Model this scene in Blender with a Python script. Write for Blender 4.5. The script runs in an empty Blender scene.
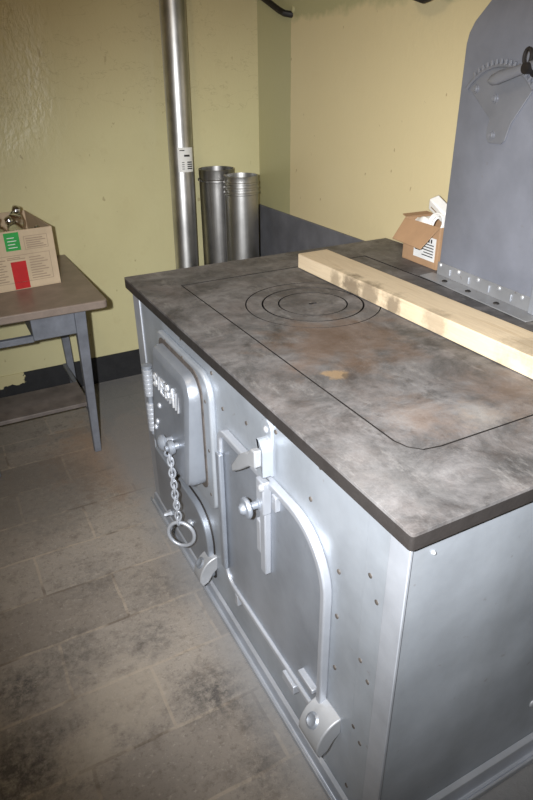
import bpy, bmesh, math, random
from mathutils import Vector, Matrix
random.seed(7)
S = bpy.context.scene
C = S.collection
PI = math.pi
# ------------------------------------------------------------------ helpers
def link(name, bm, m, parent=None, smooth=True, bevel=0, seg=2):
    """one bmesh in world coordinates -> ONE mesh object"""
    bmesh.ops.recalc_face_normals(bm, faces=bm.faces[:])
    me = bpy.data.meshes.new(name); bm.to_mesh(me); bm.free()
    for p in me.polygons: p.use_smooth = smooth
    o = bpy.data.objects.new(name, me); C.objects.link(o)
    me.materials.append(m)
    if smooth:
        try: me.set_sharp_from_angle(angle=math.radians(35))
        except Exception: pass
    if bevel:
        b = o.modifiers.new('bevel', 'BEVEL'); b.width = bevel; b.segments = seg
        b.limit_method = 'ANGLE'; b.angle_limit = math.radians(40)
    if parent is not None:
        o.parent = parent
        w = Vector((0, 0, 0)); p = parent
        while p is not None: w += p.location; p = p.parent
        o.location = -w
    return o
def thing(name, label, cat, loc, group=None):
    o = bpy.data.objects.new(name, None); C.objects.link(o)
    o.location = loc; o.empty_display_size = .05
    return tag(o, label, cat, group)
def tag(o, label, cat, group=None):
    o['label'] = label; o['category'] = cat
    if group: o['group'] = group
    return o
def struct(name, bm, m, **k):
    o = link(name, bm, m, **k); o['kind'] = 'structure'; return o
def recentre(o, loc):
    """move a single-mesh thing's origin to its base"""
    o.data.transform(Matrix.Translation(-Vector(loc))); o.location = loc
    return o
def BM(): return bmesh.new()
def box(bm, x0, x1, y0, y1, z0, z1, M=None):
    vs = [bm.verts.new(Vector((x, y, z)) if M is None else M @ Vector((x, y, z))) for x in (x0, x1) for y in (y0, y1) for z in (z0, z1)]
    for f in ((0,1,3,2),(4,6,7,5),(0,4,5,1),(2,3,7,6),(0,2,6,4),(1,5,7,3)):
        bm.faces.new([vs[i] for i in f])
    return bm
def prism(bm, pts, axis, a, b, M=None, holes=()):
    """polygon in the plane normal to axis, extruded from a to b"""
    def co(p, t):
        v = {'x': (t, p[0], p[1]), 'y': (p[0], t, p[1]), 'z': (p[0], p[1], t)}[axis]
        v = Vector(v); return M @ v if M is not None else v
    if not holes:
        A = [bm.verts.new(co(p, a)) for p in pts]; B = [bm.verts.new(co(p, b)) for p in pts]
        n = len(pts); bm.faces.new(A); bm.faces.new(B[::-1])
        for i in range(n): bm.faces.new((A[i], B[i], B[(i+1) % n], A[(i+1) % n]))
        return bm
    for t in (a, b):
        es = []
        for loop in (pts,) + tuple(holes):
            V = [bm.verts.new(co(p, t)) for p in loop]
            es += [bm.edges.new((V[i], V[(i+1) % len(V)])) for i in range(len(V))]
        bmesh.ops.triangle_fill(bm, use_beauty=True, use_dissolve=False, edges=es)
    for loop in (pts,) + tuple(holes):
        n = len(loop)
        A = [bm.verts.new(co(p, a)) for p in loop]; B = [bm.verts.new(co(p, b)) for p in loop]
        for i in range(n): bm.faces.new((A[i], B[i], B[(i+1) % n], A[(i+1) % n]))
    bmesh.ops.remove_doubles(bm, verts=bm.verts[:], dist=1e-6)
    return bm
def circ(cx, cy, r, n=64, a0=0, a1=2*PI):
    full = abs(a1-a0-2*PI) < 1e-6
    m = n if full else n+1
    return [(cx+r*math.cos(a0+(a1-a0)*i/n), cy+r*math.sin(a0+(a1-a0)*i/n)) for i in range(m)]
def rrect(x0, x1, y0, y1, rs, n=8):
    """rounded rectangle; rs = radii at (x0y0, x1y0, x1y1, x0y1)"""
    out = []
    for (cx, cy, r, a) in ((x0, y0, rs[0], PI), (x1, y0, rs[1], 1.5*PI), (x1, y1, rs[2], 0), (x0, y1, rs[3], .5*PI)):
        sx = 1 if cx == x0 else -1; sy = 1 if cy == y0 else -1
        if r <= 1e-5: out.append((cx, cy)); continue
        for i in range(n+1):
            t = a + .5*PI*i/n
            out.append((cx+sx*r+r*math.cos(t), cy+sy*r+r*math.sin(t)))
    return out
def inset(pts, d):
    n = len(pts); out = []
    ar = sum(pts[i][0]*pts[(i+1) % n][1]-pts[(i+1) % n][0]*pts[i][1] for i in range(n))
    s = 1 if ar > 0 else -1
    for i in range(n):
        p0, p1, p2 = Vector(pts[i-1]), Vector(pts[i]), Vector(pts[(i+1) % n])
        e1 = (p1-p0).normalized(); e2 = (p2-p1).normalized()
        n1 = Vector((-e1.y, e1.x))*s; n2 = Vector((-e2.y, e2.x))*s
        m = n1+n2; m = m/max(m.length_squared, 1e-9)*2
        out.append(tuple(p1+m*d))
    return out
def frame_of(d):
    d = d.normalized(); u = d.cross(Vector((0, 0, 1)))
    if u.length < 1e-3: u = Vector((1, 0, 0))
    u.normalize(); return u, d.cross(u).normalized()
def lathe(bm, base, axis, prof, n=24):
    """prof = [(distance along axis, radius)...]"""
    axis = Vector(axis).normalized(); u, v = frame_of(axis); base = Vector(base)
    rings = []
    for t, r in prof:
        c = base+axis*t
        if r <= 1e-6: rings.append([bm.verts.new(c)])
        else: rings.append([bm.verts.new(c+(u*math.cos(2*PI*i/n)+v*math.sin(2*PI*i/n))*r) for i in range(n)])
    for a, b in zip(rings, rings[1:]):
        for i in range(n):
            j = (i+1) % n
            if len(a) == 1 and len(b) == 1: break
            if len(a) == 1: bm.faces.new((a[0], b[j], b[i]))
            elif len(b) == 1: bm.faces.new((a[i], a[j], b[0]))
            else: bm.faces.new((a[i], a[j], b[j], b[i]))
    return bm
def tube(bm, pts, r, n=10, closed=False, caps=True):
    pts = [Vector(p) for p in pts]; N = len(pts); rings = []
    rr = r if isinstance(r, (list, tuple)) else [r]*N
    up = None
    for i, p in enumerate(pts):
        if closed: d = pts[(i+1) % N]-pts[i-1]
        else: d = pts[min(i+1, N-1)]-pts[max(i-1, 0)]
        d.normalize()
        if up is None: up = frame_of(d)[0]
        u = (up-d*up.dot(d)); u.normalize(); up = u; v = d.cross(u)
        rings.append([bm.verts.new(p+(u*math.cos(2*PI*k/n)+v*math.sin(2*PI*k/n))*rr[i]) for k in range(n)])
    for i in range(N if closed else N-1):
        a, b = rings[i], rings[(i+1) % N]
        for k in range(n): bm.faces.new((a[k], a[(k+1) % n], b[(k+1) % n], b[k]))
    if caps and not closed: bm.faces.new(rings[0][::-1]); bm.faces.new(rings[-1])
    return bm
def loft(bm, loops, cap=True):
    R = [[bm.verts.new(Vector(p)) for p in L] for L in loops]; n = len(R[0])
    for a, b in zip(R, R[1:]):
        for i in range(n): bm.faces.new((a[i], a[(i+1) % n], b[(i+1) % n], b[i]))
    if cap: bm.faces.new(R[0]); bm.faces.new(R[-1])
    return bm
def dome(bm, p, axis, r, h, n=14):
    lathe(bm, p, axis, [(-.002, r), (0, r)]+[(h*math.sin(a*PI/12), r*math.cos(a*PI/12)) for a in range(1, 6)]+[(h, 0)], n)
    return bm
# ------------------------------------------------------------------ materials
class NT:
    def __init__(s, name):
        s.m = bpy.data.materials.new(name); s.m.use_nodes = True
        s.t = s.m.node_tree; s.t.nodes.clear()
        s.out = s.n('ShaderNodeOutputMaterial'); s.b = s.n('ShaderNodeBsdfPrincipled')
        s.l(s.b.outputs[0], s.out.inputs[0]); s.tc = s.n('ShaderNodeTexCoord')
        g = s.n('ShaderNodeNewGeometry'); s.P = g.outputs['Position']
    def n(s, t, **k):
        o = s.t.nodes.new(t)
        for a, v in k.items(): setattr(o, a, v)
        return o
    def l(s, a, b): s.t.links.new(a, b)
    def put(s, sock, v):
        if hasattr(v, 'is_linked') or isinstance(v, bpy.types.NodeSocket): s.l(v, sock)
        else: sock.default_value = v
    def noise(s, scale, detail=6, rough=.6, stretch=None, dist=0, off=(0, 0, 0)):
        v = s.P
        mp = s.n('ShaderNodeMapping'); s.l(v, mp.inputs[0])
        mp.inputs['Scale'].default_value = stretch or (1, 1, 1); mp.inputs['Location'].default_value = off
        nz = s.n('ShaderNodeTexNoise'); s.l(mp.outputs[0], nz.inputs['Vector'])
        nz.inputs['Scale'].default_value = scale; nz.inputs['Detail'].default_value = detail
        nz.inputs['Roughness'].default_value = rough; nz.inputs['Distortion'].default_value = dist
        return nz.outputs[0]
    def ramp(s, f, stops):
        r = s.n('ShaderNodeValToRGB'); s.l(f, r.inputs[0]); e = r.color_ramp.elements
        while len(e) > 1: e.remove(e[-1])
        e[0].position = stops[0][0]; e[0].color = col(stops[0][1])
        for p, c in stops[1:]: x = e.new(p); x.color = col(c)
        return r.outputs[0]
    def math(s, op, a, b=0., c=0., clamp=False):
        m = s.n('ShaderNodeMath', operation=op, use_clamp=clamp)
        for i, v in enumerate((a, b, c)): s.put(m.inputs[i], v)
        return m.outputs[0]
    def mix(s, f, a, b, mode='MIX'):
        m = s.n('ShaderNodeMix', data_type='RGBA', blend_type=mode)
        s.put(m.inputs[0], f); s.put(m.inputs[6], a if not isinstance(a, tuple) else col(a)); s.put(m.inputs[7], b if not isinstance(b, tuple) else col(b))
        return m.outputs[2]
    def sep(s):
        x = s.n('ShaderNodeSeparateXYZ'); s.l(s.P, x.inputs[0]); return x.outputs
    def blob(s, c, r, wob=None, soft=.35):
        """1 inside a ragged patch around point c"""
        d = s.n('ShaderNodeVectorMath', operation='DISTANCE'); s.l(s.P, d.inputs[0]); d.inputs[1].default_value = c
        v = s.math('DIVIDE', d.outputs['Value'], r)
        if wob is not None: v = s.math('ADD', v, s.math('MULTIPLY', s.math('SUBTRACT', wob, .5), 2.2))
        return s.math('DIVIDE', s.math('SUBTRACT', 1.0, v), soft, clamp=True)
    def bump(s, h, strength=.2, dist=.005, prev=None):
        b = s.n('ShaderNodeBump'); b.inputs['Strength'].default_value = strength; b.inputs['Distance'].default_value = dist
        s.l(h, b.inputs['Height'])
        if prev is not None: s.l(prev, b.inputs['Normal'])
        return b.outputs[0]
    def fin(s, color, rough=.5, metal=0., normal=None, spec=None, **k):
        s.put(s.b.inputs['Base Color'], color if not isinstance(color, tuple) else col(color))
        s.put(s.b.inputs['Roughness'], rough); s.put(s.b.inputs['Metallic'], metal)
        if normal is not None: s.l(normal, s.b.inputs['Normal'])
        if spec is not None: s.put(s.b.inputs['Specular IOR Level'], spec)
        for a, v in k.items(): s.put(s.b.inputs[a.replace('_', ' ')], v)
        return s.m
def col(c):
    if len(c) == 4: return c
    def f(u):
        u /= 255.
        return u/12.92 if u <= .04045 else ((u+.055)/1.055)**2.4
    return (f(c[0]), f(c[1]), f(c[2]), 1)
def plain(name, c, rough=.5, metal=0., var=.15, scale=30, bump=0):
    t = NT(name); n = t.noise(scale)
    d = tuple(max(0, v*(1-var)) for v in c); e = tuple(min(255, v*(1+var*.6)) for v in c)
    return t.fin(t.ramp(n, [(.3, d), (.7, e)]), rough, metal, t.bump(n, bump) if bump else None)
def m_silver(name, base=(177, 183, 191), rough=.43, metal=.42, dirt=.5):
    t = NT(name)
    big = t.noise(3.2, 5, .6); fine = t.noise(60, 4, .7); st = t.noise(9, 5, .6, (1, 1, .25), off=(3, 1, 2))
    d = tuple(v*.80 for v in base)
    c = t.ramp(big, [(.3, d), (.7, base)])
    c = t.mix(t.math('MULTIPLY', t.ramp(st, [(.52, (0, 0, 0)), (.75, (255, 255, 255))]), .30*dirt), c, (120, 118, 112))
    chips = t.ramp(t.noise(42, 3, .5, off=(5, 2, 9)), [(.70, (0, 0, 0)), (.74, (255, 255, 255))])
    c = t.mix(t.math('MULTIPLY', chips, .5*dirt), c, (105, 84, 66))
    r = t.math('ADD', rough-.07, t.math('MULTIPLY', fine, .16))
    return t.fin(c, r, metal, t.bump(fine, .12, .002))
def m_cast(name):
    t = NT(name)
    n1 = t.noise(7.5, 10, .74, dist=.4); n2 = t.noise(9, 9, .74, off=(4, 7, 1)); n3 = t.noise(26, 6, .75, (1, .35, 1), off=(1, 2, 3)); n4 = t.noise(160, 3, .6)
    c = t.ramp(n1, [(.34, (66, 64, 64)), (.46, (92, 90, 90)), (.56, (114, 111, 111)), (.70, (138, 136, 136))])
    c = t.mix(t.ramp(n2, [(.47, (0, 0, 0)), (.74, (150, 150, 150))]), c, (112, 94, 84))
    c = t.mix(t.ramp(n3, [(.56, (0, 0, 0)), (.70, (190, 190, 190))]), c, (150, 147, 145))
    c = t.mix(t.ramp(t.noise(17, 7, .7, off=(9, 9, 2)), [(.55, (0, 0, 0)), (.66, (200, 200, 200))]), c, (56, 53, 52))
    w = t.noise(30, 5, .65, off=(2, 8, 4))
    # rusty ash around the far fire hole; tan burnt spill; pale smears
    c = t.mix(t.math('MULTIPLY', t.blob((.30, .62, .85), .2, t.noise(14, 5, .6), .6), .5), c, (112, 86, 66))
    c = t.mix(t.math('MULTIPLY', t.blob((.187, .475, .85), .030, w), .65), c, (158, 132, 98))
    c = t.mix(t.math('MULTIPLY', t.blob((.21, .45, .85), .018, w), .6), c, (62, 56, 54))
    c = t.mix(t.math('MULTIPLY', t.blob((.23, .25, .85), .10, w, .9), .4), c, (128, 102, 82))
    c = t.mix(t.math('MULTIPLY', t.blob((.06, .13, .85), .12, w, .9), .28), c, (150, 148, 147))
    c = t.mix(t.math('MULTIPLY', t.blob((.33, .20, .85), .06, w, .8), .3), c, (176, 168, 158))
    c = t.mix(t.math('MULTIPLY', t.blob((.45, .22, .85), .14, w, .9), .4), c, (122, 98, 80))
    z = t.sep()[2]
    side = t.math('LESS_THAN', z, .8435)
    c = t.mix(t.math('MULTIPLY', side, .92), c, (38, 34, 32))
    r = t.math('ADD', .42, t.math('MULTIPLY', n2, .3))
    b = t.bump(n4, .25, .002); b = t.bump(n1, .25, .006, b)
    return t.fin(c, r, .25, b)
def m_wall(name, right=False):
    t = NT(name); X, Y, Z = t.sep()
    n1 = t.noise(2.2, 5, .6); n2 = t.noise(14, 6, .65)
    c = t.ramp(n1, [(.3, (196, 188, 146)), (.7, (206, 199, 156))])
    c = t.mix(t.math('MULTIPLY', t.ramp(n2, [(.58, (0, 0, 0)), (.75, (255, 255, 255))]), .22), c, (176, 160, 118))
    ch = t.ramp(t.noise(34, 3, .5, (1, 1, .6), off=(3, 3, 8)), [(.715, (0, 0, 0)), (.735, (255, 255, 255))])
    c = t.mix(t.math('MULTIPLY', ch, .4), c, (120, 98, 66))
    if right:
        # greenish strip beside the corner, and ragged greenish paint along the top
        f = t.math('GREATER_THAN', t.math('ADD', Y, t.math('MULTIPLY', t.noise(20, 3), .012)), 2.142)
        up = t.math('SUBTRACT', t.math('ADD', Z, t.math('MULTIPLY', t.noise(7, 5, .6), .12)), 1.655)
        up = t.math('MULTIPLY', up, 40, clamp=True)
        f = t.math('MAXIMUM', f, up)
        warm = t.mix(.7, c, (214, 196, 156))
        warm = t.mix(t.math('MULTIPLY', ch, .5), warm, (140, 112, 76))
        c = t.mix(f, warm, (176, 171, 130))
    else:
        br = t.math('MULTIPLY', t.math('SUBTRACT', t.math('ADD', Z, t.math('MULTIPLY', n1, .5)), 1.40), 2.2, clamp=True)
        c = t.mix(t.math('MULTIPLY', br, .45), c, (178, 156, 120))
        cr = t.ramp(t.noise(5, 4, .6, (1, 1, 2.2), off=(8, 3, 2)), [(.492, (0, 0, 0)), (.5, (255, 255, 255)), (.508, (0, 0, 0))])
        zz = t.math('GREATER_THAN', Z, 1.25)
        c = t.mix(t.math('MULTIPLY', t.math('MULTIPLY', cr, zz), .25), c, (120, 104, 74))
    b1 = t.bump(t.noise(70, 4, .6, off=(2, 2, 2)), .15, .003)
    left = t.math('MULTIPLY', t.math('MULTIPLY', t.math('SUBTRACT', .12, X), 5, clamp=True), t.math('MULTIPLY', t.math('SUBTRACT', Z, 1.05), 4, clamp=True))
    b2 = t.n('ShaderNodeBump'); t.l(t.noise(46, 4, .6, (1, 1, .6)), b2.inputs['Height']); b2.inputs['Distance'].default_value = .02
    t.l(b1, b2.inputs['Normal'])
    t.l(t.math('ADD', .05, t.math('MULTIPLY', left, .4)), b2.inputs['Strength'])
    return t.fin(c, .33, 0, b2.outputs[0], .5)
def m_floor(name):
    t = NT(name); X, Y, Z = t.sep()
    mp = t.n('ShaderNodeMapping'); t.l(t.P, mp.inputs[0]); mp.inputs['Location'].default_value = (.03, -.073+1.97, 0)
    # slightly wobbly joints
    nz = t.n('ShaderNodeTexNoise'); t.l(t.P, nz.inputs['Vector']); nz.inputs['Scale'].default_value = 9; nz.inputs['Detail'].default_value = 3
    wv = t.n('ShaderNodeVectorMath', operation='MULTIPLY_ADD'); t.l(nz.outputs['Color'], wv.inputs[0]); wv.inputs[1].default_value = (.012, .012, 0); t.l(mp.outputs[0], wv.inputs[2])
    br = t.n('ShaderNodeTexBrick'); t.l(wv.outputs[0], br.inputs['Vector'])
    br.inputs['Scale'].default_value = 1; br.inputs['Mortar Size'].default_value = .0055; br.inputs['Mortar Smooth'].default_value = .5
    br.inputs['Brick Width'].default_value = .41; br.inputs['Row Height'].default_value = .197; br.inputs['Bias'].default_value = 0
    br.inputs['Color1'].default_value = col((148, 140, 131)); br.inputs['Color2'].default_value = col((112, 104, 97)); br.inputs['Mortar'].default_value = col((130, 120, 110))
    n1 = t.noise(4, 7, .65); n2 = t.noise(18, 8, .75, off=(3, 5, 0)); n3 = t.noise(75, 4, .7); n4 = t.noise(240, 3, .7, off=(7, 1, 0))
    jn = t.noise(6, 4, .6, off=(4, 4, 0))
    jc = t.ramp(jn, [(.40, (84, 73, 64)), (.50, (164, 152, 137))])
    jf = t.math('MULTIPLY', br.outputs['Fac'], t.math('ADD', .25, t.math('MULTIPLY', t.noise(11, 4, .6, off=(1, 2, 0)), .9)), clamp=True)
    base = t.mix(.55, t.ramp(t.noise(2.5, 5, .6, off=(6, 6, 0)), [(.35, (114, 106, 99)), (.65, (142, 134, 125))]), br.outputs['Color'])
    c = t.mix(t.ramp(n1, [(.35, (0, 0, 0)), (.7, (160, 160, 160))]), base, (146, 137, 126))
    c = t.mix(t.ramp(n2, [(.52, (0, 0, 0)), (.66, (190, 190, 190))]), c, (88, 78, 71))
    c = t.mix(t.ramp(n3, [(.58, (0, 0, 0)), (.66, (170, 170, 170))]), c, (166, 159, 151))
    c = t.mix(t.ramp(t.noise(60, 5, .75, off=(3, 8, 0)), [(.55, (0, 0, 0)), (.63, (180, 180, 180))]), c, (94, 85, 77))
    c = t.mix(t.ramp(t.noise(130, 4, .7, off=(2, 2, 0)), [(.62, (0, 0, 0)), (.68, (180, 180, 180))]), c, (78, 70, 64))
    c = t.mix(t.math('MULTIPLY', jf, .75), c, jc)
    c = t.mix(t.ramp(n4, [(.66, (0, 0, 0)), (.72, (200, 200, 200))]), c, (186, 178, 168))
    w = t.noise(30, 9, .85, off=(1, 9, 0))
    for p, r, k in (((-.565, .75, 0), .07, .9), ((-.60, .53, 0), .12, .95), ((-.13, .51, 0), .085, .9), ((-.21, .75, 0), .07, .55), ((-.42, .80, 0), .09, .6),
                    ((-.10, .27, 0), .07, .6), ((-.12, .92, 0), .10, .5), ((-.30, 1.06, 0), .10, .4), ((-.06, .4, 0), .06, .5), ((-.25, 1.6, 0), .2, .35)):
        c = t.mix(t.math('MULTIPLY', t.math('MULTIPLY', t.blob(p, r*1.35, w, .8), t.ramp(t.noise(38, 8, .8, off=(5, 5, 5)), [(.40, (40, 40, 40)), (.56, (255, 255, 255))])), k*.9), c, (62, 60, 60))
    for p, r in (((-.33, .60, 0), .15), ((-.45, .50, 0), .10)):
        c = t.mix(t.math('MULTIPLY', t.blob(p, r, n2, .7), .45), c, (164, 153, 138))
    # reddish-brown bare screed in front of the far wall, grey trodden dust plus painted-in shadow under the desk
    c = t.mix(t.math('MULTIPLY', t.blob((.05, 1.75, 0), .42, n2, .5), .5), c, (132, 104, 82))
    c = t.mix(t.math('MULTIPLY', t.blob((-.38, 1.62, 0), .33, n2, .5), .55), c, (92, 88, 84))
    # silver overspray next to the stove
    sp = t.math('MULTIPLY', t.math('SUBTRACT', t.math('ADD', X, t.math('MULTIPLY', t.math('SUBTRACT', n1, .5), .12)), -.11), 9, clamp=True)
    c = t.mix(t.math('MULTIPLY', sp, .7), c, (122, 124, 127))
    b = t.bump(br.outputs['Fac'], -.35, .004); b = t.bump(n3, .5, .004, b)
    return t.fin(c, t.math('ADD', .5, t.math('MULTIPLY', n2, .3)), 0, b, .35)
def m_wood(name):
    t = NT(name); X, Y, Z = t.sep()
    g = t.noise(9, 6, .6, (9, .7, 9), dist=.6); g2 = t.noise(40, 4, .6, (6, .35, 6))
    c = t.ramp(g, [(.3, (200, 182, 154)), (.55, (212, 195, 167)), (.75, (190, 170, 140))])
    c = t.mix(t.math('MULTIPLY', g2, .35), c, (186, 158, 122))
    # dark handling marks on the front edge
    w = t.noise(24, 6, .7, off=(0, 3, 0))
    for p, r, k in (((.523, .90, .872), .05, .75), ((.523, .82, .875), .05, .65), ((.523, .72, .868), .045, .7), ((.523, .98, .87), .035, .5), ((.575, .30, .897), .08, .35), ((.523, .55, .87), .05, .4)):
        c = t.mix(t.math('MULTIPLY', t.blob(p, r, w, .6), k), c, (92, 78, 62))
    c = t.mix(t.ramp(t.noise(16, 6, .7, (1, .5, 1), off=(2, 2, 6)), [(.56, (0, 0, 0)), (.72, (110, 110, 110))]), c, (150, 128, 100))
    return t.fin(c, .65, 0, t.bump(g2, .25, .002))
def m_steel(name, c=(200, 199, 197), rough=.38, stretch=(30, 30, .6)):
    t = NT(name); n = t.noise(6, 5, .6, stretch); n2 = t.noise(7, 5, .6)
    cc = t.ramp(n2, [(.3, tuple(v*.82 for v in c)), (.7, c)])
    return t.fin(cc, t.math('ADD', rough-.05, t.math('MULTIPLY', n, .14)), 1.0, t.bump(n, .06, .002))
def m_card(name, c):
    t = NT(name); n = t.noise(120, 3, .6, (1, 1, .2)); n2 = t.noise(9, 4)
    cc = t.ramp(n2, [(.3, tuple(v*.9 for v in c)), (.7, c)])
    return t.fin(t.mix(t.math('MULTIPLY', n, .12), cc, (90, 70, 50)), .75, 0, t.bump(n, .08, .002))
def m_base(name):
    t = NT(name); X, Y, Z = t.sep(); n = t.noise(22, 6, .7)
    c = t.ramp(n, [(.3, (22, 23, 26)), (.75, (40, 40, 42))])
    # chipped away beside the desk so the yellow shows
    top = t.math('ADD', Z, t.math('MULTIPLY', t.math('SUBTRACT', n, .5), .05))
    lef = t.math('MULTIPLY', t.math('GREATER_THAN', top, .085), t.math('LESS_THAN', t.math('ADD', X, t.math('MULTIPLY', n, .08)), -.235))
    c = t.mix(lef, c, (196, 186, 142))
    return t.fin(c, .6)
def m_glass(name):
    t = NT(name); n = t.noise(8)
    return t.fin((240, 242, 240), .03, 0, None, None, Transmission_Weight=1.0, IOR=1.45)
MS = m_silver('silver_paint'); MSD = m_silver('silver_paint_door', (160, 166, 176), .38, .52, .35)
MSP = m_silver('silver_paint_plain', (190, 194, 202), .38, .45, .15)
MDUCT = m_silver('grey_duct_paint', (140, 143, 154), .50, .15, .25)
MGALV = m_silver('galvanised_flange', (176, 177, 180), .40, .45, .7)
MQ = m_silver('grey_quadrant_paint', (150, 152, 160), .36, .35, .4)
MRUST = m_silver('rusty_silver', (184, 186, 190), .48, .42, 1.9)
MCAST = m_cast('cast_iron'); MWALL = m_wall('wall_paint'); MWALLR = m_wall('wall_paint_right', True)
MFLOOR = m_floor('floor_tile'); MWOOD = m_wood('pine'); MPIPE = m_steel('stainless_pipe'); MPIPE2 = m_steel('stainless_dull', (176, 174, 172), .36)
MDADO = plain('dado_paint', (102, 102, 107), .55, 0, .12, 12); MBASE = m_base('black_base_paint'); MCEIL = plain('ceiling_paint', (200, 194, 170), .8, 0, .06, 5)
MDARK = plain('dark_iron', (40, 36, 34), .6, .3, .3, 40, .2); MCARD = m_card('cardboard', (180, 144, 110)); MCARDW = m_card('cardboard_pale', (200, 180, 152))
MCARDIN = m_card('cardboard_inside', (150, 118, 94))
MGREEN = plain('green_print', (36, 150, 66), .6, 0, .05); MRED = plain('red_sticker', (176, 22, 26), .5, 0, .05); MINK = plain('print_ink', (150, 132, 112), .7, 0, .05)
MINKD = plain('black_ink', (34, 34, 36), .6, 0, .05); MPAPER = plain('white_paper', (226, 226, 224), .6, 0, .03); MWHITE = plain('white_plastic', (236, 234, 230), .4, 0, .03)
MDESK = plain('grey_desk_paint', (106, 109, 117), .5, 0, .14, 16); MGLASS = m_glass('clear_glass'); MCHROME = m_steel('bright_steel', (215, 215, 215), .15)
MRIV = plain('worn_rivet', (84, 78, 73), .55, .2, .3, 60)
MLETTER = m_silver('letter_paint', (226, 228, 232), .35, .6, .0); MBRASS = plain('brass_cap', (180, 150, 90), .3, .9, .1)
def m_desktop():
    t = NT('desk_top_paint'); n = t.noise(12, 6, .65); n2 = t.noise(40, 4, .7)
    c = t.ramp(n, [(.3, (112, 100, 92)), (.7, (136, 122, 112))]); c = t.mix(t.math('MULTIPLY', t.ramp(n2, [(.6, (0, 0, 0)), (.75, (255, 255, 255))]), .3), c, (90, 86, 84))
    return t.fin(c, .42, 0, t.bump(n2, .1, .002))
MDTOP = m_desktop()
MSHELF = plain('dusty_shelf', (104, 96, 92), .6, 0, .2, 14)
# ------------------------------------------------------------------ room
YW, XW = 2.448, 1.032
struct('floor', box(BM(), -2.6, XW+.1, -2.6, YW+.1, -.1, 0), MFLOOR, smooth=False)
struct('wall_back', box(BM(), -2.6, XW+.1, YW, YW+.1, 0, 2.7), MWALL, smooth=False)
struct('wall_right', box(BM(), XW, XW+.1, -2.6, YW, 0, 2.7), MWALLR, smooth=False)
struct('wall_left', box(BM(), -2.7, -2.6, -2.6, YW+.1, 0, 2.7), MWALL, smooth=False)
struct('wall_front', box(BM(), -2.7, XW+.1, -2.7, -2.6, 0, 2.7), MWALL, smooth=False)
struct('ceiling', box(BM(), -2.7, XW+.1, -2.7, YW+.1, 2.7, 2.8), MCEIL, smooth=False)
struct('baseboard_back', box(BM(), -2.6, XW, YW-.006, YW, 0, .141), MBASE, smooth=False)
struct('trim_1', box(BM(), XW-.012, XW, -.6, YW-.006, 0, .808), MDADO, smooth=False, bevel=.004)   # grey dado on the right wall
# ------------------------------------------------------------------ stove
H = .85; FX = .02; LY = 1.36; BX = 1.005
st = thing('cooking_stove', 'large silver-painted solid fuel cooking stove with black cast iron top', 'stove', (.5, .69, 0))
body = link('body', box(BM(), FX, BX, FX, LY, .012, .8178), MS, st, bevel=.004)
bm = BM()
pr = [(-.007, 0), (-.007, .015), (-.0035, .016), (-.002, .005), (.006, .005), (.010, .030), (.0195, .035), (.0195, 0)]          # stepped floor flange profile
prism(bm, pr, 'y', -.007, LY)                                                                    # front run
prism(bm, [(-.012, 0), (-.012, .018), (-.007, .02), (-.003, .012), (.004, .012), (.008, .052), (.0195, .058), (.0195, 0)], 'x', FX, BX)                                                  # right run (x in the profile reads as y)
link('base_flange', bm, MSP, st, bevel=.0015)
link('corner_strip', prism(BM(), [(FX-.004, FX-.004), (FX+.002, FX-.004), (FX+.002, .062), (FX-.004, .062)], 'z', .038, .817), MSP, st, bevel=.0015)
link('corner_strip', box(BM(), FX-.004, FX+.001, 1.296, LY+.001, .036, .817), MSP, st, bevel=.0015)
link('seam_strip', box(BM(), FX-.0015, FX+.001, .062, .118, .038, .817), MS, st, bevel=.001)
# cooktop: frame, inner plate with its fire hole, two rings and the lid
ct_outer = rrect(0, 1.0315-.013, 0, 1.38, (.006, .002, .002, .006), 3)
hole = [(.128, .205), (.136, .178), (.155, .158), (.19, .152), (.80, .152), (.80, 1.212), (.125, 1.212)]
top = link('cooktop', prism(BM(), ct_outer, 'z', .818, H, holes=(hole,)), MCAST, st, smooth=True, bevel=.0035)
rc = (.385, .882)
plate = link('cooktop_plate', prism(BM(), inset(hole, .0045), 'z', .824, H-.0008, holes=(circ(*rc, .186),)), MCAST, top)
for r1, r0 in ((.1825, .141), (.1360, .0960)):
    link('cooking_ring', prism(BM(), circ(*rc, r1), 'z', .826, H-.0012, holes=(circ(*rc, r0),)), MCAST, top)
lid = link('ring_lid', prism(BM(), circ(*rc, .092), 'z', .826, H-.0015, holes=(rrect(rc[0]-.012, rc[0]+.012, rc[1]-.006, rc[1]+.006, (.005,)*4, 3),)), MCAST, top)
ledge = link('ring_ledge', prism(BM(), rrect(.11, .82, .135, 1.235, (.02,)*4, 3), 'z', .8195, .8238), MDARK, top)
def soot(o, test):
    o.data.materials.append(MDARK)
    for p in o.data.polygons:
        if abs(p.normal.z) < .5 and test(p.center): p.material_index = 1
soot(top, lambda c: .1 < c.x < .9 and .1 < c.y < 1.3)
for o in top.children: soot(o, lambda c: True)
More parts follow.
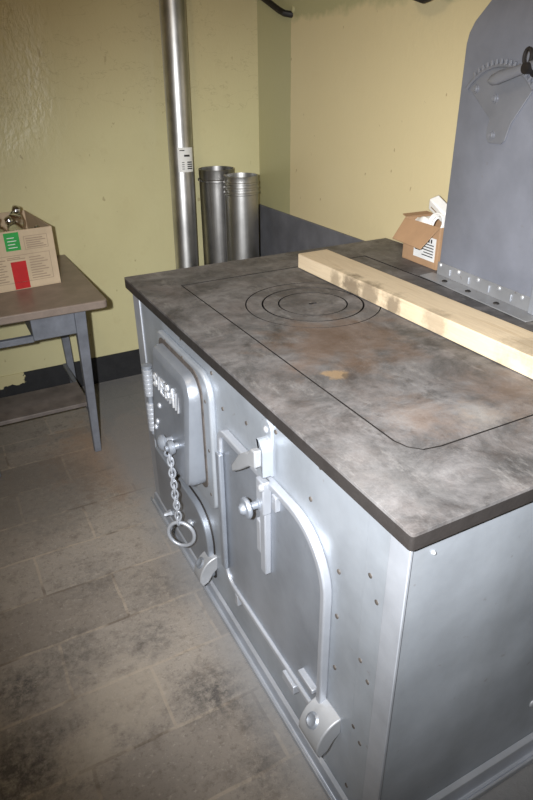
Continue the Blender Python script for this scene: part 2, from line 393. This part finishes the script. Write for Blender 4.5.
# fire door and its frame (far left of the front)
def yz(o): return o
fr = link('door_frame', prism(BM(), rrect(.732, 1.105, .372, .772, (.03, .02, .02, .065)), 'x', .003, FX+.001), MS, st, bevel=.006, seg=3)
bm = BM()
MGASK = plain('gasket', (80, 73, 68), .8, 0, .3, 50, .2)
def dr(d): return rrect(.782+d, 1.075-d, .43+d, .748-d, tuple(max(.006, r-d) for r in (.03, .02, .03, .06)), 8)
def dx(z): return -.030-.022*(.742-z)/.31
a = dr(0); b = dr(.006); c = dr(.02); d = dr(.034)
loft(bm, [[(.003, p[0], p[1]) for p in a], [(dx(p[1])+.018, p[0], p[1]) for p in a], [(dx(p[1])+.006, p[0], p[1]) for p in b], [(dx(p[1]), p[0], p[1]) for p in c], [(dx(p[1])+.001, p[0], p[1]) for p in d]])
fd = link('fire_door', bm, MSD, st)
link('gasket', prism(BM(), rrect(.772, 1.085, .42, .761, (.03, .02, .03, .06), 8), 'x', .0005, .0045), MGASK, fr)
for z0, z1 in ((.570, .655), (.452, .545)):
    bm = BM()
    pf = [(0, 0), (0, .012)]
    k = 6; h = z1-z0
    for i in range(k): pf += [(h*(i+.12)/k, .0145), (h*(i+.85)/k, .0145), (h*(i+.98)/k, .0125)]
    pf += [(h, .012), (h, 0)]
    lathe(bm, (-.036, 1.102, z0), (0, 0, 1), pf, 16)
    box(bm, -.034, .012, 1.090, 1.104, z0+.008, z1-.008)
    link('hinge', bm, MSP, fd)
link('hinge_pin', lathe(BM(), (-.036, 1.102, .44), (0, 0, 1), [(0, 0), (0, .008), (.22, .008), (.221, .016), (.228, .016), (.230, 0)], 14), MSD, fd)
# raised lettering on the door
def glyph(ch):
    w = 1.0
    seg = {'S': [[(.9, .85), (.6, 1), (.25, .95), (.12, .75), (.3, .55), (.7, .45), (.88, .25), (.7, .05), (.35, 0), (.1, .15)]],
           'I': [[(.5, 0), (.5, 1)]], 'E': [[(.9, 0), (.15, 0), (.15, 1), (.9, 1)], [(.15, .5), (.75, .5)]],
           'B': [[(.15, 0), (.15, 1), (.65, 1), (.85, .8), (.65, .53), (.15, .53)], [(.65, .53), (.9, .28), (.65, 0), (.15, 0)]],
           'A': [[(.02, 0), (.5, 1), (.98, 0)], [(.22, .38), (.78, .38)]], 'N': [[(.12, 0), (.12, 1), (.88, 0), (.88, 1)]]}
    return seg[ch]
bm = BM(); word = 'SIEBAIN'; ws = {'I': .5}
adv = [ws.get(c, 1.0) for c in word]; unit = .224/(sum(adv)+.22*(len(word)-1)); y = 1.042
for chx, wv in zip(word, adv):
    for line in glyph(chx):
        pts = []
        for (u, v) in line:
            uu = .5*wv if chx == 'I' else u*wv
            z = .636+(.036+.016*(1.042-y)/.224)*v
            pts.append((dx(z)-.001, y-uu*unit, z))
        tube(bm, pts, .0032, 6)
    y -= unit*(wv+.22)
link('lettering', bm, MLETTER, fd)
# knob, roller and loose bolts on the door
bm = BM(); kx = dx(.52)
lathe(bm, (kx+.002, .905, .523), (-1, 0, 0), [(0, .012), (.018, .011), (.02, .021), (.028, .024), (.036, .019), (.041, .010), (.042, 0)], 24)
link('knob', bm, MSD, fd)
bm = BM()
lathe(bm, (kx+.002, .858, .532), (-1, 0, 0), [(0, .010), (.012, .010), (.013, .019), (.022, .021), (.028, .017), (.030, .008), (.036, .008), (.037, 0)], 24)
eye = [(kx-.026+.010*math.cos(t*PI/8), .858, .518+.010*math.sin(t*PI/8)) for t in range(16)]
tube(bm, eye, .0032, 8, True)
link('chain_stud', bm, MSD, fd)
for (yy, zz) in ((1.0, .585), (1.035, .50), (1.02, .525)):
    link('rivet', dome(BM(), (dx(zz)+.0005, yy, zz), (-1, 0, 0), .0085, .006), MSP, fd)
for (yy, zz) in ((1.03, .762), (.90, .762), (.757, .70), (.752, .56), (.757, .42)):
    link('rivet', dome(BM(), (.0035, yy, zz), (-1, 0, 0), .005, .0025), MRIV, fr)
# lower ash door on the left
ad = link('ash_door', prism(BM(), rrect(.802, 1.25, .075, .302, (.02, .02, .02, .105), 10), 'x', -.001, FX+.001), MSD, st, bevel=.004)
link('shadow_ring', prism(BM(), rrect(.797, 1.255, .07, .307, (.02, .02, .02, .108), 10), 'x', .0165, FX+.001), MDARK, ad)  # dark backing ring added to imitate the shadowed gap round the door
link('bolt', lathe(BM(), (-.001, 1.13, .10), (-1, 0, 0), [(0, .012), (.008, .012), (.008, .008), (.02, .008), (.026, .006), (.027, 0)], 6), MSP, ad)
link('draught_bolt', lathe(BM(), (-.001, .93, .20), (-1, 0, 0), [(0, .014), (.006, .014), (.012, .009), (.013, 0)], 14), MSP, ad)
# middle (oven) door with raised rim
od_o = rrect(.205, .692, .180, .668, (.03, .055, .04, .135), 10)
od = link('oven_door', prism(BM(), inset(od_o, .008), 'x', .008, FX+.001), MSD, st, bevel=.003)
link('door_rim', prism(BM(), od_o, 'x', .0005, FX, holes=(inset(od_o, .0165),)), MSP, od, bevel=.0035, seg=3)
link('lip_strip', box(BM(), -.008, .006, .664, .688, .235, .60), MSD, od, bevel=.004)
for (y0, y1, z0, z1, x) in ((.605, .622, .150, .185, .002), (.30, .352, .160, .185, -.004), (.225, .285, .250, .262, -.003)):
    link('tab', box(BM(), x-.003, .012, y0, y1, z0, z1), MSP, od, bevel=.002)
# latch: ear plate on the body, forked hook lever, strap and knob on the door
link('latch_plate', prism(BM(), rrect(.432, .476, .672, .800, (.004, .004, .022, .022)), 'x', .012, FX+.001), MS, st, bevel=.003)
link('bolt', dome(BM(), (.0125, .454, .777), (-1, 0, 0), .008, .006), MRUST, st)
link('latch_bracket', prism(BM(), rrect(.424, .452, .682, .765, (.003, .003, .008, .026)), 'x', -.012, .013), MS, st, bevel=.003)
link('latch_lever', prism(BM(), [(.541, .655), (.537, .637), (.50, .664), (.452, .702), (.425, .712), (.424, .752), (.443, .750), (.456, .731), (.467, .729), (.501, .703)], 'x', -.030, -.013), MRUST, st, bevel=.003)
bm = BM()
box(bm, -.012, .009, .425, .458, .585, .668); box(bm, -.007, .009, .428, .452, .415, .60); box(bm, -.004, .009, .456, .476, .455, .545)
link('latch_strap', bm, MSP, od, bevel=.003)
link('bolt', dome(BM(), (-.0125, .432, .655), (-1, 0, 0), .009, .007), MLETTER, od)
link('tab', box(BM(), -.004, .009, .386, .404, .618, .655), MSP, od, bevel=.002)
bm = BM()
lathe(bm, (-.008, .448, .603), (-1, 0, 0), [(0, .011), (.006, .012), (.008, .009), (.026, .008), (.027, .022), (.031, .0245), (.037, .022), (.039, .013), (.044, .012), (.049, .007), (.050, 0)], 28)
link('door_knob', bm, MSD, od)
# hump lugs under the oven door's lower corners
for (y0, y1, zt) in ((.152, .226, .246), (.785, .835, .172)):
    pf = [(FX+.001, zt)]+[(FX-.058*math.sin(a*PI/20), zt-.075+.073*math.cos(a*PI/20)) for a in range(1, 11)]+[(FX-.05, zt-.095), (FX-.03, zt-.085), (FX-.015, zt-.06), (FX+.001, zt-.045)]
    lug = link('hinge_lug', prism(BM(), pf, 'y', y0, y1), MRUST, st, bevel=.003)
    n = Vector((-.72, 0, .69)); bp = Vector((FX-.042, (y0+y1)/2+.004, zt-.028))
    link('bolt', lathe(BM(), bp, n, [(-.004, .017), (.003, .017), (.006, .012), (.004, .008), (.002, 0)], 18), MSD, lug)
# rivets and screw heads over the front
for (yy, zz) in ((.947, .795), (.746, .778), (.688, .709), (.56, .735), (.426, .783), (.262, .798), (.291, .709), (.102, .68), (.19, .614), (.188, .504), (.185, .365), (.108, .47), (.111, .277), (.117, .071), (.08, .64), (.083, .44), (.088, .255)):
    link('rivet', lathe(BM(), (FX-.0012 if yy > .118 else FX-.0016, yy, zz), (-1, 0, .0), [(-.001, .0052), (.0008, .0050), (.0016, .003), (.0017, 0)], 10), MRIV, st)
for (xx, zz) in ((.065, .775), (.439, .181), (.75, .181)):
    link('screw', dome(BM(), (xx, FX+.0005, zz), (0, -1, 0), .012 if zz < .5 else .004, .006), MRUST, st)
# ------------------------------------------------------------------ chain with pull ring
cy, cz0 = .858, .505
ch = thing('pull_chain', 'twisted steel chain with pull ring hanging from the small fire door', 'chain', (-.068, cy, .20))
N = 13; ZB = .285
for i in range(N):
    t0 = i/(N-1); z = cz0-t0*(cz0-ZB); x = -.068+.006*t0; yv = cy+.002*math.sin(i*2.1)
    ang = i*PI/2+.55+.25*math.sin(i*1.7); hl, hw = .0155, .0085
    pts = []
    for k in range(16):
        a = 2*PI*k/16; s, w = math.sin(a)*hl, math.cos(a)*hw
        pts.append((x+w*math.sin(ang), yv+w*math.cos(ang), z+s))
    link('chain_link', tube(BM(), pts, .0028, 7, True), MSP, ch)
RC = Vector((-.058, cy, ZB-.0505)); hx = Vector((.62, -.60, -.33)).normalized(); hz = Vector((.25, -.15, .94)); hz = (hz-hx*hz.dot(hx)).normalized()
rp = [RC+hx*(.040*math.cos(a*PI/20))+hz*(.040*math.sin(a*PI/20)) for a in range(40)]
link('pull_ring', tube(BM(), rp, .0056, 12, True), MSP, ch)
# ------------------------------------------------------------------ timber board lying on the top
bd = tag(link('wooden_board', box(BM(), .523, .633, -.06, 1.197, H+.0005, H+.047), MWOOD, bevel=.0025), 'thick pale pine board lying along the black stove top', 'board')
recentre(bd, (.578, .57, H))
# ------------------------------------------------------------------ flue duct standing on the stove
R = Matrix.Translation((.86, .915, 0)) @ Matrix.Rotation(-math.radians(4.6), 4, 'Z')      # local: -y runs along the front, +x goes back to the wall
DW, DD = .40, .125
dt = thing('flue_duct', 'grey sheet metal smoke duct bolted upright on the stove beside the wall', 'duct', tuple(R @ Vector((DD/2, -DW/2, H))))
def sect(z, ix, iy, n=10):
    pts = rrect(ix, DD-ix*.3, -DW+iy, -iy, (.004,)*4, 3)
    return [tuple(R @ Vector((p[0], p[1], z))) for p in pts]
bm = BM()
loft(bm, [sect(H+.003, 0, 0), sect(1.47, 0, 0), sect(1.495, .002, .004), sect(1.52, .006, .016), sect(1.565, .018, .055), sect(1.62, .030, .105), sect(1.70, .036, .15)])
link('duct_body', bm, MDUCT, dt)
link('stove_pipe', lathe(BM(), R @ Vector((DD*.5+.02, -DW/2, 1.68)), (0, 0, 1), [(0, .048), (.03, .055), (1.019, .055), (1.019, 0)], 32), MDUCT, dt)
bm = BM()
fl = [(-.058, -DW-.03), (-.058, .012), (-.003, .020), (-.003, -DW-.03)]
prism(bm, fl, 'z', H+.0005, H+.0035, R); box(bm, -.0035, -.0003, -DW-.002, .0015, H+.003, H+.042, R)
link('base_flange', bm, MGALV, dt, bevel=.001)
link('corner_clip', box(BM(), -.012, -.0035, -DW-.006, -DW+.014, H+.0035, H+.075, R), MSP, dt, bevel=.002)
for i in range(5):
    link('rivet', dome(BM(), R @ Vector((-.0035, -.012-.085*i, H+.034)), R.to_3x3() @ Vector((-1, 0, 0)), .0065, .0045), MLETTER, dt)
for i in range(4):
    link('stitch_weld', box(BM(), -.0075, -.003, -.063-.085*i, -.058-.085*i, H+.012, H+.032, R), MSP, dt, bevel=.0015)
for yv in (-.075, -.18, -.295):
    link('screw', dome(BM(), R @ Vector((-.032, yv, H+.0035)), (0, 0, 1), .009, .005, 6), MDARK, dt)
# damper quadrant: toothed sector, raised arc, lever with loop
def q(y, z, x=0): return R @ Vector((x, y-.915, z))
pv = (.762, 1.262)
def Q(pts): return [(p[0]-.915, p[1]) for p in pts]
sec = [(.780, 1.297)]+[(pv[0]+.158*math.sin(t), pv[1]+.158*math.cos(t)) for t in [math.radians(47-94*i/18) for i in range(19)]]+[(.704, 1.290), (.711, 1.268), (.716, 1.250), (.730, 1.241), (.772, 1.241), (.784, 1.252), (.786, 1.276)]
qd = link('quadrant_plate', prism(BM(), Q(sec), 'x', -.0045, -.0003, R), MQ, dt, bevel=.0012)
bm = BM()
ap = [q(pv[0]+.157*math.sin(math.radians(48-96*i/24)), pv[1]+.157*math.cos(math.radians(48-96*i/24)), -.008) for i in range(25)]
tube(bm, ap, .0045, 8)
for i in range(15):
    tt = math.radians(34-78*i/14)
    d = Vector((0, math.sin(tt), math.cos(tt)))
    p0 = q(pv[0]+.157*math.sin(tt), pv[1]+.157*math.cos(tt), -.008); p1 = q(pv[0]+.171*math.sin(tt), pv[1]+.171*math.cos(tt), -.008)
    tube(bm, [p0, p1], [.0048, .0036], 8)
link('toothed_arc', bm, MQ, dt)
bm = BM()
tip = q(.775, 1.385, -.030); end = q(.60, 1.425, -.034)
loops = []
for s, (hh, tt) in zip((0, .06, .2, .45, .7, 1.0), ((.004, .004), (.012, .007), (.0155, .008), (.013, .008), (.011, .008), (.011, .008))):
    c0 = tip.lerp(end, s)
    loops.append([tuple(c0+R.to_3x3() @ Vector((tt*math.cos(a*PI/6), 0, hh*math.sin(a*PI/6)))) for a in range(12)])
loft(bm, loops)
link('damper_lever', bm, MQ, dt)
link('spindle', lathe(BM(), q(.640, 1.412, -.0045), R.to_3x3() @ Vector((-1, 0, 0)), [(0, .022), (.012, .020), (.012, .012), (.045, .012), (.046, 0)], 18), MDARK, dt)
lp = [q(.656+.011*math.cos(t*PI/10), 1.435+.017*math.sin(t*PI/10), -.03) for t in range(20)]
link('spring_loop', tube(BM(), lp, .0042, 8, True), MDARK, dt)
for (yv, zv) in ((.848, 1.366), (.772, 1.345), (.765, 1.26)):
    s = link('screw', lathe(BM(), q(yv, zv, -.0045), R.to_3x3() @ Vector((-1, 0, 0)), [(0, .0105), (.003, .0105), (.003, .0075), (.006, .006), (.006, .003), (.004, 0)], 12), MQ, dt)
# ------------------------------------------------------------------ little parcel box between duct and wall
bxn = (.889, .952); Rb = Matrix.Translation((.884, .952, H+.0005)) @ Matrix.Rotation(-math.radians(3), 4, 'Z')
W, D, HB, T = .178, .118, .132, .003
pb = thing('parcel_box', 'small open brown cardboard box on the stove between duct and wall', 'box', (.945, 1.04, H))
bm = BM()
box(bm, 0, D, 0, W, 0, T, Rb); box(bm, 0, T, 0, W, T, HB, Rb); box(bm, D-T, D, 0, W, T, HB, Rb); box(bm, T, D-T, 0, T, T, HB, Rb); box(bm, T, D-T, W-T, W, T, HB, Rb)
link('carton', bm, MCARD, pb, bevel=.001)
def flap(bm, a, b, c, d, t=.003):
    """a sheet through four corners, t thick"""
    a, b, c, d = map(Vector, (a, b, c, d)); n = (b-a).cross(d-a).normalized()*t
    A = [bm.verts.new(p) for p in (a, b, c, d)]; B = [bm.verts.new(p+n) for p in (a, b, c, d)]
    bm.faces.new(A); bm.faces.new(B[::-1])
    for i in range(4): bm.faces.new((A[i], B[i], B[(i+1) % 4], A[(i+1) % 4]))
    return bm
def L(x, y, z): return tuple(Rb @ Vector((x, y, z)))
link('flap', flap(BM(), L(-.0005, .002, HB), L(-.0005, W-.002, HB), L(-.056, W-.016, HB-.060), L(-.060, .012, HB-.062)), MCARD, pb)
link('flap', flap(BM(), L(.004, W, HB), L(D-.004, W, HB), L(D-.010, W+.030, HB+.004), L(.010, W+.030, HB+.004)), MCARD, pb)
lb = link('label', box(BM(), -.0012, -.0002, .012, .118, .022, .095, Rb), MPAPER, pb)
bm = BM()
box(bm, -.0018, -.0012, .085, .112, .045, .085, Rb)
for i in range(5): box(bm, -.0018, -.0012, .02, .075-.008*(i % 2), .034+.009*i, .037+.009*i, Rb)
for i in range(4): box(bm, -.0018, -.0012, .03+.012*i, .036+.012*i, .078, .09, Rb)
link('label_print', bm, MINKD, lb)
# white plastic odds and ends in it
def loc(o, p): return recentre(o, p)
M1 = Matrix.Translation(L(.058, .078, .170)) @ Matrix.Rotation(.45, 4, 'X') @ Matrix.Rotation(-.35, 4, 'Y')
pa = thing('power_adapter', 'white block adapter poking up out of the small brown box', 'adapter', L(.058, .055, .12))
link('shell', box(BM(), -.018, .018, -.042, .042, -.021, .021, M1), MWHITE, pa, bevel=.005)
link('slot', box(BM(), -.0195, -.0178, -.026, .026, -.003, .001, M1), MINK, pa)
link('side_panel', box(BM(), .005, .0185, -.044, -.0415, -.016, .016, M1), MINKD, pa)
bm = BM()
for k in range(5):
    c0 = Rb @ Vector((.030+.003*math.sin(k*2.), .052, .134)); rr = .031-.0012*(k % 3)
    tilt = Matrix.Rotation(.25+.06*k, 4, 'Y')
    pts = [c0+tilt @ Vector((.004*(k-2)*.9, rr*math.cos(t*PI/12), rr*.92*math.sin(t*PI/12))) for t in range(24)]
    tube(bm, pts, .0042, 8, True)
tag(recentre(link('cable_coil', bm, MWHITE), L(.030, .040, .10)), 'round coil of white cable sitting in the small brown box', 'cable')
bm = BM()
loops = []
for s in range(7):
    u = s/6; c0 = Vector(L(.034, .085+.075*u, .126-.004*u)); r = .010+.012*math.sin(PI*min(1, u*1.1+.05))
    loops.append([tuple(c0+Vector((r*.9*math.cos(a*PI/6), 0, r*(.9+.18*math.sin(3*a+s))*math.sin(a*PI/6)))) for a in range(12)])
loft(bm, loops)
tag(recentre(link('white_plug', bm, MWHITE), L(.034, .12, .11)), 'rounded white plug lying behind the flap of the small brown box', 'plug')
# ------------------------------------------------------------------ flue pipes in the corner
def pipe(name, x, y, r, h, label, ribs, mat, collar):
    t = thing(name, label, 'pipe', (x, y, 0), None)
    pf = [(0, r-.003), (0, r), (.03, r)]
    z = h-.10
    pf += [(z, r)]
    for i in range(ribs):
        zz = h-.075+.022*i
        pf += [(zz-.006, r), (zz-.003, r+.0035), (zz+.003, r+.0035), (zz+.006, r)]
    pf += [(h-.004, r), (h, r+.001), (h, r-.003), (h-.02, r-.0035), (.0005, r-.0035)]
    link('pipe_wall', lathe(BM(), (x, y, 0), (0, 0, 1), pf, 48), mat, t)
    if collar:
        bm = BM()
        lathe(bm, (x, y, h-.055), (0, 0, 1), [(0, r+.001), (.003, r+.006), (.010, r+.006), (.013, r+.001)], 48)
        link('collar', bm, mat, t)
        bm = BM()
        tube(bm, [(x-r-.004, y-.025, h-.05), (x-r-.020, y-.035, h-.044), (x-r-.022, y-.03, h-.036), (x-r-.006, y-.02, h-.040)], .004, 6)
        link('clip', bm, MCHROME, t)
    return t
pipe('flue_pipe', .752, 2.352, .084, 1.012, 'short steel flue pipe with a collar, between leaning pipe and ribbed pipe', 0, MPIPE2, True)
pipe('flue_pipe', .800, 2.185, .078, .998, 'short steel flue pipe with ribbed top end, nearest the room corner', 3, MPIPE, False)
a = Vector((.536, 2.286, 0)); b = Vector((.612, 2.392, 2.12)); dv = b-a
lpz = thing('long_flue_pipe', 'long thin stainless flue pipe leaning against the yellow back wall', 'pipe', tuple(a))
ln = dv.length; rr = .055
b2 = a+dv*((2.44-0)/dv.z)
pl = link('pipe_wall', lathe(BM(), a, dv, [(0, rr-.003), (0, rr), (2.125, rr), (2.125, rr-.003), (.001, rr-.0035)], 40), MPIPE, lpz)
# paper label wrapped round it
u, v = frame_of(dv); dn = dv.normalized()
def wrap(bm, a0, a1, t0, t1, r):
    n = 8; lo = []
    for i in range(n+1):
        an = a0+(a1-a0)*i/n; d = u*math.cos(an)+v*math.sin(an)
        lo.append([a+dn*t0+d*r, a+dn*t0+d*(r+.0006), a+dn*t1+d*(r+.0006), a+dn*t1+d*r])
    loft(bm, lo); return bm
camdir = Vector((-.4769, -.4863, 0))-a; camdir.z = 0; camdir.normalize()
ac = math.atan2(camdir.dot(v), camdir.dot(u))
sgn = 1 if (u*math.cos(ac+.3)+v*math.sin(ac+.3)).dot(Vector((.88, -.47, 0))) > (u*math.cos(ac)+v*math.sin(ac)).dot(Vector((.88, -.47, 0))) else -1
lab = link('label', wrap(BM(), ac+sgn*-.25, ac+sgn*1.15, 1.015, 1.118, rr+.0004), MPAPER, lpz)
bm = BM()
wrap(bm, ac+sgn*.25, ac+sgn*.75, 1.08, 1.088, rr+.001); wrap(bm, ac+sgn*-.1, ac+sgn*.3, 1.104, 1.108, rr+.001)
for i in range(4):
    wrap(bm, ac+sgn*.5, ac+sgn*1.0, 1.027+.009*i, 1.032+.009*i, rr+.001); wrap(bm, ac+sgn*.05, ac+sgn*.25, 1.027+.009*i, 1.030+.009*i, rr+.001)
link('label_print', bm, MINKD, lab)
# ------------------------------------------------------------------ dark irons on the right wall near the top
wb = thing('wall_rod', 'dark iron rod slanting down the right wall from the corner to a plastered end', 'rod', (XW, 2.13, 1.6))
link('rod', tube(BM(), [(XW-.03, 2.43, 1.735), (XW-.03, 2.30, 1.685), (XW-.03, 2.19, 1.642), (XW-.026, 2.15, 1.628), (XW-.010, 2.135, 1.624), (XW+.01, 2.13, 1.622)], .0125, 10), MDARK, wb)
link('plaster_dab', dome(BM(), (XW+.001, 2.125, 1.640), (-1, 0, 0), .015, .006), MWALLR, wb)
tag(recentre(link('bent_pipe', tube(BM(), [(XW+.02, 1.375, 1.756), (XW-.03, 1.355, 1.726), (XW-.05, 1.320, 1.656), (XW-.05, 1.290, 1.618), (XW-.05, 1.245, 1.606), (XW-.05, 1.195, 1.614), (XW-.05, 1.160, 1.646), (XW-.03, 1.140, 1.706), (XW+.02, 1.125, 1.746)], .017, 12), MDARK), (XW-.05, 1.245, 1.606)), 'sagging dark pipe bend high on the right wall, above the small open box', 'pipe')
# ------------------------------------------------------------------ little grey desk under the back wall
dk = thing('grey_desk', 'small grey-painted wooden desk standing against the yellow wall', 'desk', (-.30, 2.06, 0))
X0, X1, Y0, Y1, ZT = -.60, .012, 1.70, 2.440, .68
link('desk_top', prism(BM(), rrect(X0, X1, Y0, Y1, (.02, .02, .004, .004), 5), 'z', ZT-.03, ZT), MDTOP, dk, bevel=.005)
def leg(xt, yt, xb, yb, wt=.042, wb_=.028):
    bm = BM()
    def sq(x, y, w, z): return [(x-w/2, y-w/2, z), (x+w/2, y-w/2, z), (x+w/2, y+w/2, z), (x-w/2, y+w/2, z)]
    loft(bm, [sq(xb, yb, wb_, 0), sq(xt, yt, wt, ZT-.031)]); return bm
lx, fx = -.085, -.093
for xt, xb in ((lx, fx), (X0+X1-lx, X0+X1-fx)):
    link('leg', leg(xt, 1.765, xb, 1.805), MDESK, dk, bevel=.003)
    link('leg', leg(xt+.02, 2.385, xb+.03, 2.345), MDESK, dk, bevel=.003)
link('drawer_box', box(BM(), -.262, lx-.021, 1.752, 2.39, .552, ZT-.031), MDESK, dk, bevel=.003)
link('drawer_box', box(BM(), X0+X1-lx+.021, X0+X1+.262+.012, 1.752, 2.39, .552, ZT-.031), MDESK, dk, bevel=.003) if False else None
link('shelf_rail', box(BM(), X0+X1-lx+.02, -.262, 1.752, 1.775, .548, .572), MDESK, dk, bevel=.002)
link('apron', box(BM(), lx-.004, lx+.016, 1.78, 2.37, .565, ZT-.031), MDESK, dk, bevel=.002)
link('foot_shelf', box(BM(), X0+X1-fx-.005, fx+.008, 1.87, 2.09, .182, .2), MSHELF, dk, bevel=.003)
link('side_stretcher', box(BM(), fx-.004, fx+.014, 1.80, 2.36, .162, .1815), MDESK, dk, bevel=.002)
link('side_stretcher', box(BM(), X0+X1-fx-.014, X0+X1-fx+.004, 1.80, 2.36, .162, .1815), MDESK, dk, bevel=.002)
# ------------------------------------------------------------------ printed carton on the desk
db = thing('cardboard_carton', 'open printed cardboard carton with green and red marks on grey desk', 'box', (-.29, 2.2, ZT))
Mc = Matrix.Translation((-.094, 2.0, 0)) @ Matrix.Rotation(math.radians(5.8), 4, 'Z') @ Matrix.Translation((.094, -2.0, 0))
bx0, bx1, by0, by1, bh, T = -.56, -.094, 2.0, 2.385, .222, .004
Z0 = ZT+.0005
bm = BM()
box(bm, bx0, bx1, by0, by1, Z0, Z0+T, Mc); box(bm, bx0, bx1, by0, by0+T, Z0+T, Z0+bh, Mc); box(bm, bx0, bx1, by1-T, by1, Z0+T, Z0+bh, Mc)
box(bm, bx0, bx0+T, by0+T, by1-T, Z0+T, Z0+bh, Mc); box(bm, bx1-T, bx1, by0+T, by1-T, Z0+T, Z0+bh, Mc)
link('carton', bm, MCARDW, db, bevel=.001)
yy = by0-.0008
def mark(bm, x0, x1, z0, z1, d=0): box(bm, x0, x1, yy-d, by0-.0001, Z0+z0, Z0+z1, Mc); return bm
link('green_label', mark(BM(), -.274, -.220, .150, .216), MGREEN, db)
link('red_sticker', mark(BM(), -.268, -.212, .003, .108), MRED, db)
bm = BM()
def frame(x0, x1, z0, z1, w=.0015):
    mark(bm, x0, x1, z0, z0+w); mark(bm, x0, x1, z1-w, z1); mark(bm, x0, x0+w, z0, z1); mark(bm, x1-w, x1, z0, z1)
frame(-.205, -.118, .148, .198); frame(-.40, -.118, .028, .132)
for i in range(5): mark(bm, -.198, -.125-.01*(i % 3), .154+.008*i, .1575+.008*i)
for i in range(9): mark(bm, -.198, -.130-.012*(i % 3), .036+.010*i, .0395+.010*i)
for i in range(9): mark(bm, -.39, -.285-.012*(i % 2), .036+.010*i, .0395+.010*i)
mark(bm, -.278, -.212, .116, .119); mark(bm, -.278, -.23, .122, .125)
link('printed_panel', bm, MINK, db)
bm = BM()
for i in range(4): mark(bm, -.264, -.232-.006*(i % 2), .160+.012*i, .1625+.012*i, .0004)
link('label_print', bm, MPAPER, db)
# clear glass bulbs filling the carton
def bulb(x, y, z, r, tilt, az, lab):
    ax = Vector((math.sin(tilt)*math.cos(az), math.sin(tilt)*math.sin(az), math.cos(tilt)))
    x, y = (Mc @ Vector((x, y, 0))).xy
    t = thing('glass_bulb', lab, 'bulb', (x, y, z), 'clear glass bulbs in the printed carton')
    pf = [(-r, 0)]+[(-r*math.cos(a*PI/14), r*math.sin(a*PI/14)) for a in range(1, 11)]+[(r*1.0, r*.55), (r*1.25, r*.42), (r*1.3, 0)]
    link('globe', lathe(BM(), (x, y, z), ax, pf, 24), MGLASS, t)
    link('cap', lathe(BM(), (x, y, z), ax, [(r*1.31, 0), (r*1.31, r*.43), (r*1.45, r*.45), (r*1.55, r*.40), (r*1.65, r*.45), (r*1.75, r*.40), (r*1.85, r*.42), (r*1.95, r*.25), (r*2.0, 0)], 18), MCHROME, t)
zb = Z0+.188
bulb(-.215, 2.05, zb+.026, .030, .5, 3.6, 'clear glass bulb above the right end of the green label, near the carton rim')
bulb(-.285, 2.05, zb+.022, .030, .45, 1.9, 'clear glass bulb above the left end of the green label, at the photo edge')
bulb(-.200, 2.12, zb+.040, .034, .35, 5.5, 'highest clear glass bulb in the carton, sticking up behind the others')
bulb(-.160, 2.045, zb+.004, .024, 1.45, .4, 'small low clear glass bulb right of the green label')
bulb(-.122, 2.055, zb-.004, .022, .9, 1.9, 'small clear glass bulb nearest the right side of the carton')
bulb(-.290, 2.13, zb+.024, .034, .8, 5.2, 'clear glass bulb at the carton left side, behind the one at the photo edge')
link('packing_sheet', box(BM(), bx0+.006, bx1-.006, by0+.006, by1-.006, Z0+.118, Z0+.121, Mc), MCARDIN, db)
# ------------------------------------------------------------------ camera, lamps
cam = bpy.data.cameras.new('camera'); co = bpy.data.objects.new('camera', cam); C.objects.link(co)
px, py, pz, yaw, pit, rol, f = -.4769, -.4863, 1.4088, .4814, .4899, -.0121, 613.5439
fw = Vector((math.sin(yaw)*math.cos(pit), math.cos(yaw)*math.cos(pit), -math.sin(pit))); rt = Vector((math.cos(yaw), -math.sin(yaw), 0)); up = rt.cross(fw)
c_, s_ = math.cos(rol), math.sin(rol); r2 = rt*c_+up*s_; u2 = up*c_-rt*s_
co.matrix_world = Matrix(((r2.x, u2.x, -fw.x, px), (r2.y, u2.y, -fw.y, py), (r2.z, u2.z, -fw.z, pz), (0, 0, 0, 1)))
cam.sensor_fit = 'VERTICAL'; cam.sensor_height = 36; cam.sensor_width = 24; cam.lens = f/800*36; cam.clip_start = .02
S.camera = co
cp = Vector((px, py, pz))
fl = bpy.data.lights.new('camera_flash', 'SPOT'); fo = bpy.data.objects.new('camera_flash', fl); C.objects.link(fo)
fpos = cp-r2*.085+u2*.02-fw*.02; fo.location = fpos
aim = (fw+u2*.04+r2*.13).normalized()
fo.rotation_euler = aim.to_track_quat('-Z', 'Y').to_euler()
fl.energy = 310; fl.spot_size = math.radians(84); fl.spot_blend = 1.0; fl.shadow_soft_size = .014; fl.color = (.97, .985, 1)
bl = bpy.data.lights.new('ceiling_bulb', 'POINT'); bo = bpy.data.objects.new('ceiling_bulb', bl); C.objects.link(bo)
bo.location = (-.5, .7, 2.45); bl.energy = 14; bl.shadow_soft_size = .06; bl.color = (1, .80, .58)
w = bpy.data.worlds.new('world'); S.world = w; w.use_nodes = True
w.node_tree.nodes['Background'].inputs[0].default_value = (.05, .05, .05, 1); w.node_tree.nodes['Background'].inputs[1].default_value = .3
vs = S.view_settings; vs.view_transform = 'Standard'; vs.look = 'None'; vs.gamma = 1; vs.use_curve_mapping = False; vs.exposure = 0
